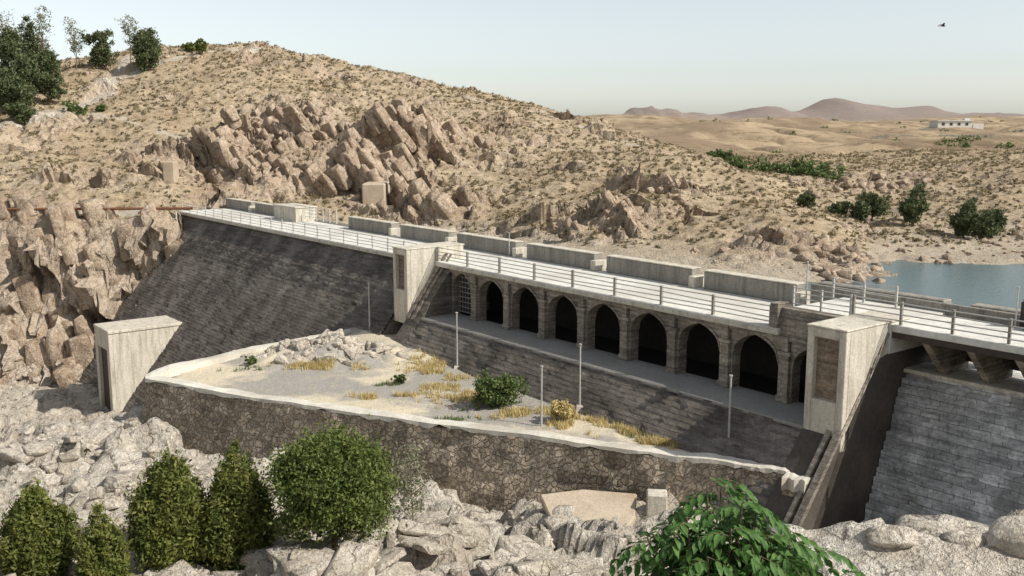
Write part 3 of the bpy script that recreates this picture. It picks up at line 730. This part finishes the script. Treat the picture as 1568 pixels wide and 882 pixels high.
fore(-8.1,42,-14.0,5.4,'round_tree',M_rd,'round',.18,nclump=340,per=100,leaf=.11,spread=.24)
fore(-5.0,46,-15.6,2.2,'sapling',M_pale,'round',.2,nclump=50,per=22,leaf=.10,spread=.3,tr=.012)
def htree(x,y,h,w,name='pine_tree',mat=M_pine,shape='lobed',trunk=.1,**k):
    tree(name,x,y,gz(x,y),h,w,mat,shape,trunk,**k)
for x,y,h,w in[(-92,174,12,8),(-85,170,10,7),(-95,180,13,8),(-88,162,8.5,8),(-82,161,6.5,6.5),(-78,157,5.5,6),(-84,154,5,6.5),(-79,170,8,6.5),(-76,164,5,5),(-88,184,10,8),(-81,150,4,6),(-80,165,7,6),(-75.5,152,3,4)]:
    htree(x,y,h,w,nclump=100,per=48,leaf=.27,spread=.2,seed=3)
for x,y,h in[(-90,178,14),(-84,180,12.5),(-80,184,10)]:
    htree(x,y,h,4.5,'poplar_tree',M_pale,'lobed',.25,nclump=50,per=16,leaf=.2,spread=.3,tr=.012)
htree(-76,186,6.8,6,nclump=100,per=45,leaf=.26)
htree(-71.5,188,9,4.0,'poplar_tree',M_pale,'lobed',.3,nclump=50,per=14,leaf=.2,spread=.3,tr=.012)
htree(-66.2,182,7.2,4.6,'juniper_tree',M_pine,'round',.02,nclump=140,per=60,leaf=.26)
htree(-59.5,192,3,2.0,'juniper_bush',M_th,'round',.02,nclump=50,per=50,leaf=.2)
htree(-63,196,1.8,2.4,'juniper_bush',M_th,'round',.02,nclump=40,per=40,leaf=.2)
for x,y,h,w in[(-70,158,1.8,3.2),(-68,156,1.5,2.6),(-66,160,1.2,2)]:
    htree(x,y,h,w,'green_shrub',M_bush,'lobed',.02,nclump=30,per=24,leaf=.2)
for x,y,h,w in[(46.3,113,4.8,3.8),(43.4,118,3.4,4.2),(41.5,116,2.4,2.8),(49.5,107,4.1,3.6),(50.8,105,3.4,3.4),(53.0,108,3.0,3.0),(38,126,2.0,2.8),(40.5,121,1.8,2.6),(47.6,117,2.2,2.6)]:
    htree(x,y,h,w,'valley_tree',M_pine,'lobed',.12,nclump=80,per=34,leaf=.18,spread=.24)
rs=np.random.default_rng(5)
C=[]
for _ in range(46):
    t=rs.random(); x=38.5+t*14+rs.normal(0,1.2);y=190-t*30+rs.normal(0,2); s=rs.uniform(.5,1.4); C.append(crown_pts((x,y,gz(x,y)+.5*s),(1.3*s,1.3*s,1.1*s),10,22,rs,'round',.3))
for _ in range(10):
    x=rs.uniform(105,150);y=rs.uniform(232,250); C.append(crown_pts((x,y,gz(x,y)+.2),(3,2,.6),12,22,rs,'round',.3))
for _ in range(130):
    x=rs.uniform(60,420);y=rs.uniform(230,650); C.append(crown_pts((x,y,gz(x,y)+.3),(1.4,1.4,.7),5,14,rs,'round',.3))
v,f=leafquads(np.vstack(C),.33,rs); mesh_obj('distant_trees',v,f,M_bush)
def bush(name,x,y,h,w,mat,zb=None,**k):
    tree(name,x,y,float(terz(np.array(x),np.array(y))) if zb is None else zb,h,w,mat,'lobed',.04,**k)
bush('green_bush',-.8,57.2,2.2,3.3,M_bush,nclump=130,per=55,leaf=.11,spread=.2)
bush('small_bush',-7.4,62.5,.6,1.1,M_bush,nclump=25,per=30,leaf=.09)
bush('small_bush',-18.3,67.0,.5,1.0,M_bush,nclump=25,per=30,leaf=.09)
bush('dry_bush',2.8,53.9,1.1,1.9,M_dry,nclump=60,per=40,leaf=.1)
def grass(name,centers,mat,n,h,rs,zf):
    v=[];f=[];
    for i in range(n):
        cx,cy,sx,sy=centers[rs.integers(len(centers))]
        x=rs.normal(cx,sx);y=rs.normal(cy,sy);z=zf(x,y)
        if z is None: continue
        if float(vn(np.array(x/1.3),np.array(y/1.3),402))<.42: continue
        for _ in range(9):
            a=rs.uniform(0,6.28);l=h*rs.uniform(.5,1.3);t=rs.uniform(.1,.7);w=.03
            bx=x+rs.normal(0,.09);by=y+rs.normal(0,.09);k=len(v)
            v+=[(bx-w*math.sin(a),by+w*math.cos(a),z-.05),(bx+w*math.sin(a),by-w*math.cos(a),z-.05),(bx+math.cos(a)*l*t,by+math.sin(a)*l*t,z+l)]
            f.append((k,k+1,k+2))
    return mesh_obj(name,v,np.array(f),mat)
def tz(x,y):
    if not inside(np.array([x]),np.array([y]),poly)[0]: return None
    return float(terz(np.array(x),np.array(y)))
cs=[(-5.5,66,1.0,2.4),(-4.4,63,1.0,1.8),(-2.5,59.5,1.3,1.0),(1,55.8,1.6,.6),(3.5,53.6,1.0,.5),(5.5,52,1.0,.4),(-8,59,.8,.25),(8,50.2,1,.3),(-13,66.3,1.2,.3)]
grass('dry_grass',cs,M_dry,2800,.30,rs,tz)
cs=[(-18,65.5,.8,.5),(-8,62,.6,.4),(-1,57.3,1.2,.5),(-3.2,54.2,.8,.3),(6,51.5,1,.4)]
grass('green_weeds',cs,M_bush,200,.24,rs,tz)
P=[]
while len(P)<12500:
    x=rs.uniform(-105,95);y=rs.uniform(95,215)
    j,i=samp(x,y)
    if lowm[j,i] or Z[j,i]<-12.2 or sd[j,i]>-.3 or path[j,i]>.3: continue
    if crag[j,i]>.75 and rs.random()<.6: continue
    P.append((x,y,Z[j,i],rs.uniform(.14,.42)))
P=np.array(P)
q=rs.normal(0,1,(len(P),14,3)); q[:,:,2]=np.abs(q[:,:,2])*.9
C=(P[:,None,:3]+q*P[:,3][:,None,None]*.5).reshape(-1,3)
vv,f2=leafquads(C,.2,rs); mesh_obj('hillside_scrub',vv,f2,M_scrub)
# tree-of-heaven shrub in the foreground -------------------------------------
def leaflet(V_,F_,p,dirv,up,L,wd):
    d=Vector(dirv).normalized(); s=d.cross(Vector(up)).normalized(); n=s.cross(d).normalized()
    P0=Vector(p)
    prof=[(0,.0,0),(.25,.85,.03),(.55,1,.02),(1,0,-.16)]
    mids=[];L1=[];R1=[]
    for t,w,b in prof:
        c=P0+d*(L*t)+n*(b*L)
        V_.append(c); mids.append(len(V_)-1)
        if w==0: L1.append(None);R1.append(None)
        else:
            V_.append(c+s*(wd*w)+n*(.18*wd));L1.append(len(V_)-1)
            V_.append(c-s*(wd*w)+n*(.18*wd));R1.append(len(V_)-1)
    for i in range(3):
        a,b=mids[i],mids[i+1]
        for S1,fl in((L1,0),(R1,1)):
            q=[a]+([S1[i]] if S1[i] is not None else [])+([S1[i+1]] if S1[i+1] is not None else [])+[b]
            if len(q)>=3: F_.append(tuple(q if fl else q[::-1]))
def ailanthus(x,y,z):
    e=empty('tree_of_heaven_shrub'); V_=[];F_=[];mb=MB(); r=np.random.default_rng(12)
    tips=[(-.95,.1,2.35),(-.5,-.2,2.75),(-.15,.3,3.0),(.2,-.2,2.95),(.5,.2,2.75),(.85,-.1,2.35),(1.25,.2,2.1),(0,-.5,2.7),(.4,-.5,2.35),(-.75,-.4,2.1),(.1,.6,2.85),(-.3,-.6,2.4),(.8,-.4,2.0),(.2,-.7,2.1),(1.5,-.2,1.95),(.65,.5,2.5),(-.6,.4,2.5),(-.45,.1,2.45),(.1,-.2,2.4),(1.0,.4,2.3),(-.9,-.2,2.0),(-.1,-.8,2.0),(.55,-.2,2.5),(1.1,-.5,1.8)]
    for tx,ty,th in tips:
        a=Vector((x+tx*.3,y+ty*.25,z+.5)); b=Vector((x+tx,y+ty,z+th))
        limb(mb,(x+tx*.05,y+ty*.05,z-.3),a,.035,.028,6); limb(mb,a,b,.028,.01,6)
        nl=14
        for i in range(nl):
            t=.5+.5*(i/(nl-1)); o=a.lerp(b,t)
            ang=i*2.4+r.uniform(-.5,.5); el=r.uniform(-.3,.6)
            d=Vector((math.cos(ang)*math.cos(el),math.sin(ang)*math.cos(el),math.sin(el)))
            L=r.uniform(.4,.75); np_=7; prev=o; tw=r.uniform(-.5,.5)
            for k in range(np_+1):
                tt=k/np_; p=o+d*(L*tt)+Vector((0,0,-.55*L*tt*tt*1.3))
                if k: limb(mb,prev,p,.006,.005,3)
                if k>=1:
                    tg=(p-prev).normalized(); sd_=tg.cross(Vector((tw,tw*.5,1))).normalized()
                    for sgn in(-1,1):
                        dv=(sd_*sgn+tg*.6+Vector((0,0,-.35))+Vector(r.normal(0,.12,3))).normalized()
                        leaflet(V_,F_,p,dv,(r.normal(0,.3),r.normal(0,.3),1),(.24-.07*tt)*r.uniform(.75,1.2),.042)
                prev=p
    mesh_obj('leaves',[tuple(v) for v in V_],F_,M_wal,e); mb.obj('stems',M_bark,e)
ailanthus(2.72,12.0,-7.68)
# ------------------------------------------------------------------ small things
e=empty('broken_concrete_slab'); mb=MB()
zs_=-19.35
top_=[(1.4,46.9,zs_+1.0),(3.6,47.3,zs_+1.12),(6.3,47.0,zs_+1.0),(6.0,45.4,zs_+.45),(5.3,44.3,zs_+.05),(3.4,44.7,zs_+.2),(1.9,45.2,zs_+.4)]
n_=len(top_); bot_=[(x,y,z-.42) for x,y,z in top_]
mb.add(top_+bot_,[tuple(range(n_-1,-1,-1)),tuple(range(n_,2*n_))]+[(i,(i+1)%n_,(i+1)%n_+n_,i+n_) for i in range(n_)])
mb.obj('slab',M_tanc,e,.06)
P=[(rng.uniform(.8,6.6),rng.uniform(43.6,45.2),zs_+rng.uniform(-.4,.0)) for _ in range(26)]
rocks('slab_rubble',P,list(rng.uniform(.15,.5,26)),M_boul,PB,0,(1.2,1,.7)).parent=e
P=[(rng.uniform(1.2,6.4),rng.uniform(46.0,47.6),zs_+rng.uniform(-.2,.1)) for _ in range(14)]
rocks('slab_bedding',P,list(rng.uniform(.3,.6,14)),M_boul,PB,0,(1.2,1,.7)).parent=e
mb=MB(); mb.add([(a,b,c) for c in(-20,-17.9) for a,b in((6.6,45.6),(7.6,45.5),(7.7,46.4),(6.7,46.5))],[(0,3,2,1),(4,5,6,7),(0,1,5,4),(1,2,6,5),(2,3,7,6),(3,0,4,7)])
mb.obj('concrete_block_post',M_conc,None,.06)
e=empty('rusty_pipeline'); mb=MB(); px_=[(-85,114.6),(-70,115.2),(-55,115.6),(-46,116.2),(-38,116.6)]
prev=None
for x,y in px_:
    z=-9.9
    if prev: rod(mb,prev,(x,y,z),.16,8)
    prev=(x,y,z)
mb.obj('pipe',M_rust,e)
mb=MB()
for x in np.arange(-84,-38,4.):
    y=np.interp(x,[p[0] for p in px_],[p[1] for p in px_]); rod(mb,(x,y,-11.2),(x,y,-9.9),.09)
mb.obj('supports',M_conc,e)
def wbox(mb,x0,x1,y0,y1,z0,z1):
    mb.add([(x,y,z) for z in(z0,z1) for x,y in((x0,y0),(x1,y0),(x1,y1),(x0,y1))],[(0,3,2,1),(4,5,6,7),(0,1,5,4),(1,2,6,5),(2,3,7,6),(3,0,4,7)])
z=-5.6; mb=MB(); wbox(mb,-46.1,-44.6,130,132,z-4,z+.7); mb.obj('concrete_marker_block',M_tanc,None,.1)
mb=MB(); wbox(mb,-18.9,-16,123.5,129,-14,-7.4); wbox(mb,-20.0,-14.8,122,123.5,-14,-10.1); mb.obj('concrete_anchor_block',M_tanc,None,.15)
e=empty('white_farm_building'); mb=MB(); bz=gz(168,381)
wbox(mb,163,176,380,388,bz-2,bz+2.2); wbox(mb,162.6,176.4,379.6,388.4,bz+2.2,bz+2.5); wbox(mb,177,181,381,386,bz-2,bz+1.3); wbox(mb,174,176,382,384,bz+2.5,bz+3.4)
mb.obj('walls',M_white,e)
mb=MB()
for i in range(4): wbox(mb,164.5+i*3,165.6+i*3,379.93,379.99,bz+.6,bz+1.6)
mb.obj('windows',M_iron,e)
for (xa,xb,y_) in((150,235,366),(120,210,330),(105,180,290)):
    mb=MB()
    n_=36
    for i in range(n_):
        x0=xa+(xb-xa)*i/n_; x1=xa+(xb-xa)*(i+1)/n_; zz=gz((x0+x1)/2,y_); yo=6*math.sin(i*.15); wbox(mb,x0,x1+.02*(i%2),y_+yo,y_+.6+yo,zz-1.5,zz+.45+.12*(i%3))
    mb.obj('field_wall',M_par)
# bird
e=empty('flying_bird'); bx,by,bz=25.6,60,5.75
mb=MB(); mb.add([(bx+a*.8,by+b*.8,bz+c*.8) for a,b,c in[(.26,0,0),(.1,.05,.04),(.1,-.05,.04),(.1,0,-.05),(-.2,.03,.02),(-.2,-.03,.02),(-.2,0,-.03),(-.38,.07,0),(-.38,-.07,0)]],[(0,1,2),(0,3,1),(0,2,3),(1,4,5,2),(3,6,4,1),(2,5,6,3),(4,7,8,5),(6,7,4),(6,8,7),(5,8,6)]); mb.obj('body',M_iron,e)
mb=MB(); mb.add([(bx+a*.8,by+b*.8,bz+c*.8) for a,b,c in[(.12,0,.03),(-.08,0,.03),(.05,.3,.16),(-.1,.3,.14),(-.12,.62,.05),(.05,-.3,.2),(-.1,-.3,.18),(-.12,-.62,.12)]],[(0,2,3,1),(2,4,3),(0,1,6,5),(5,6,7)]); mb.obj('wings',M_iron,e)
# ------------------------------------------------------------------ light, world, camera
el=math.radians(42)
sv=Vector((.92*math.cos(el),-.39*math.cos(el),math.sin(el))).normalized()
sun=bpy.data.lights.new('sun','SUN'); sun.energy=5.0; sun.angle=math.radians(.5); sun.color=(1,.95,.86)
so=bpy.data.objects.new('sun',sun); so.rotation_mode='QUATERNION'; so.rotation_quaternion=sv.to_track_quat('Z','Y'); link(so); so.location=(60,-20,60)
w=bpy.data.worlds.new('World'); scene.world=w; w.use_nodes=True; nt=w.node_tree
sk=nd(nt,'ShaderNodeTexSky',sky_type='NISHITA'); sk.sun_disc=False; sk.sun_elevation=el; sk.sun_rotation=math.radians(113)
sk.dust_density=3.0; sk.air_density=1.0; sk.ozone_density=1.0; sk.altitude=1500
hs=nd(nt,'ShaderNodeHueSaturation'); hs.inputs['Saturation'].default_value=.42; hs.inputs['Value'].default_value=1.25
nt.links.new(sk.outputs[0],hs.inputs['Color'])
bg=nt.nodes['Background']; nt.links.new(mix(nt,1.0,hs.outputs[0],(1.0,1.0,.96),'MULTIPLY'),bg.inputs[0]); bg.inputs[1].default_value=.13
cam=bpy.data.cameras.new('camera'); co=bpy.data.objects.new('camera',cam); link(co); scene.camera=co
cam.sensor_width=36; cam.lens=34.44; cam.clip_end=12000; cam.clip_start=.1
co.location=(0,0,0); co.rotation_euler=(math.radians(90-9.5),0,0)
scene.view_settings.view_transform='Standard'; scene.view_settings.look='None'; scene.view_settings.exposure=0
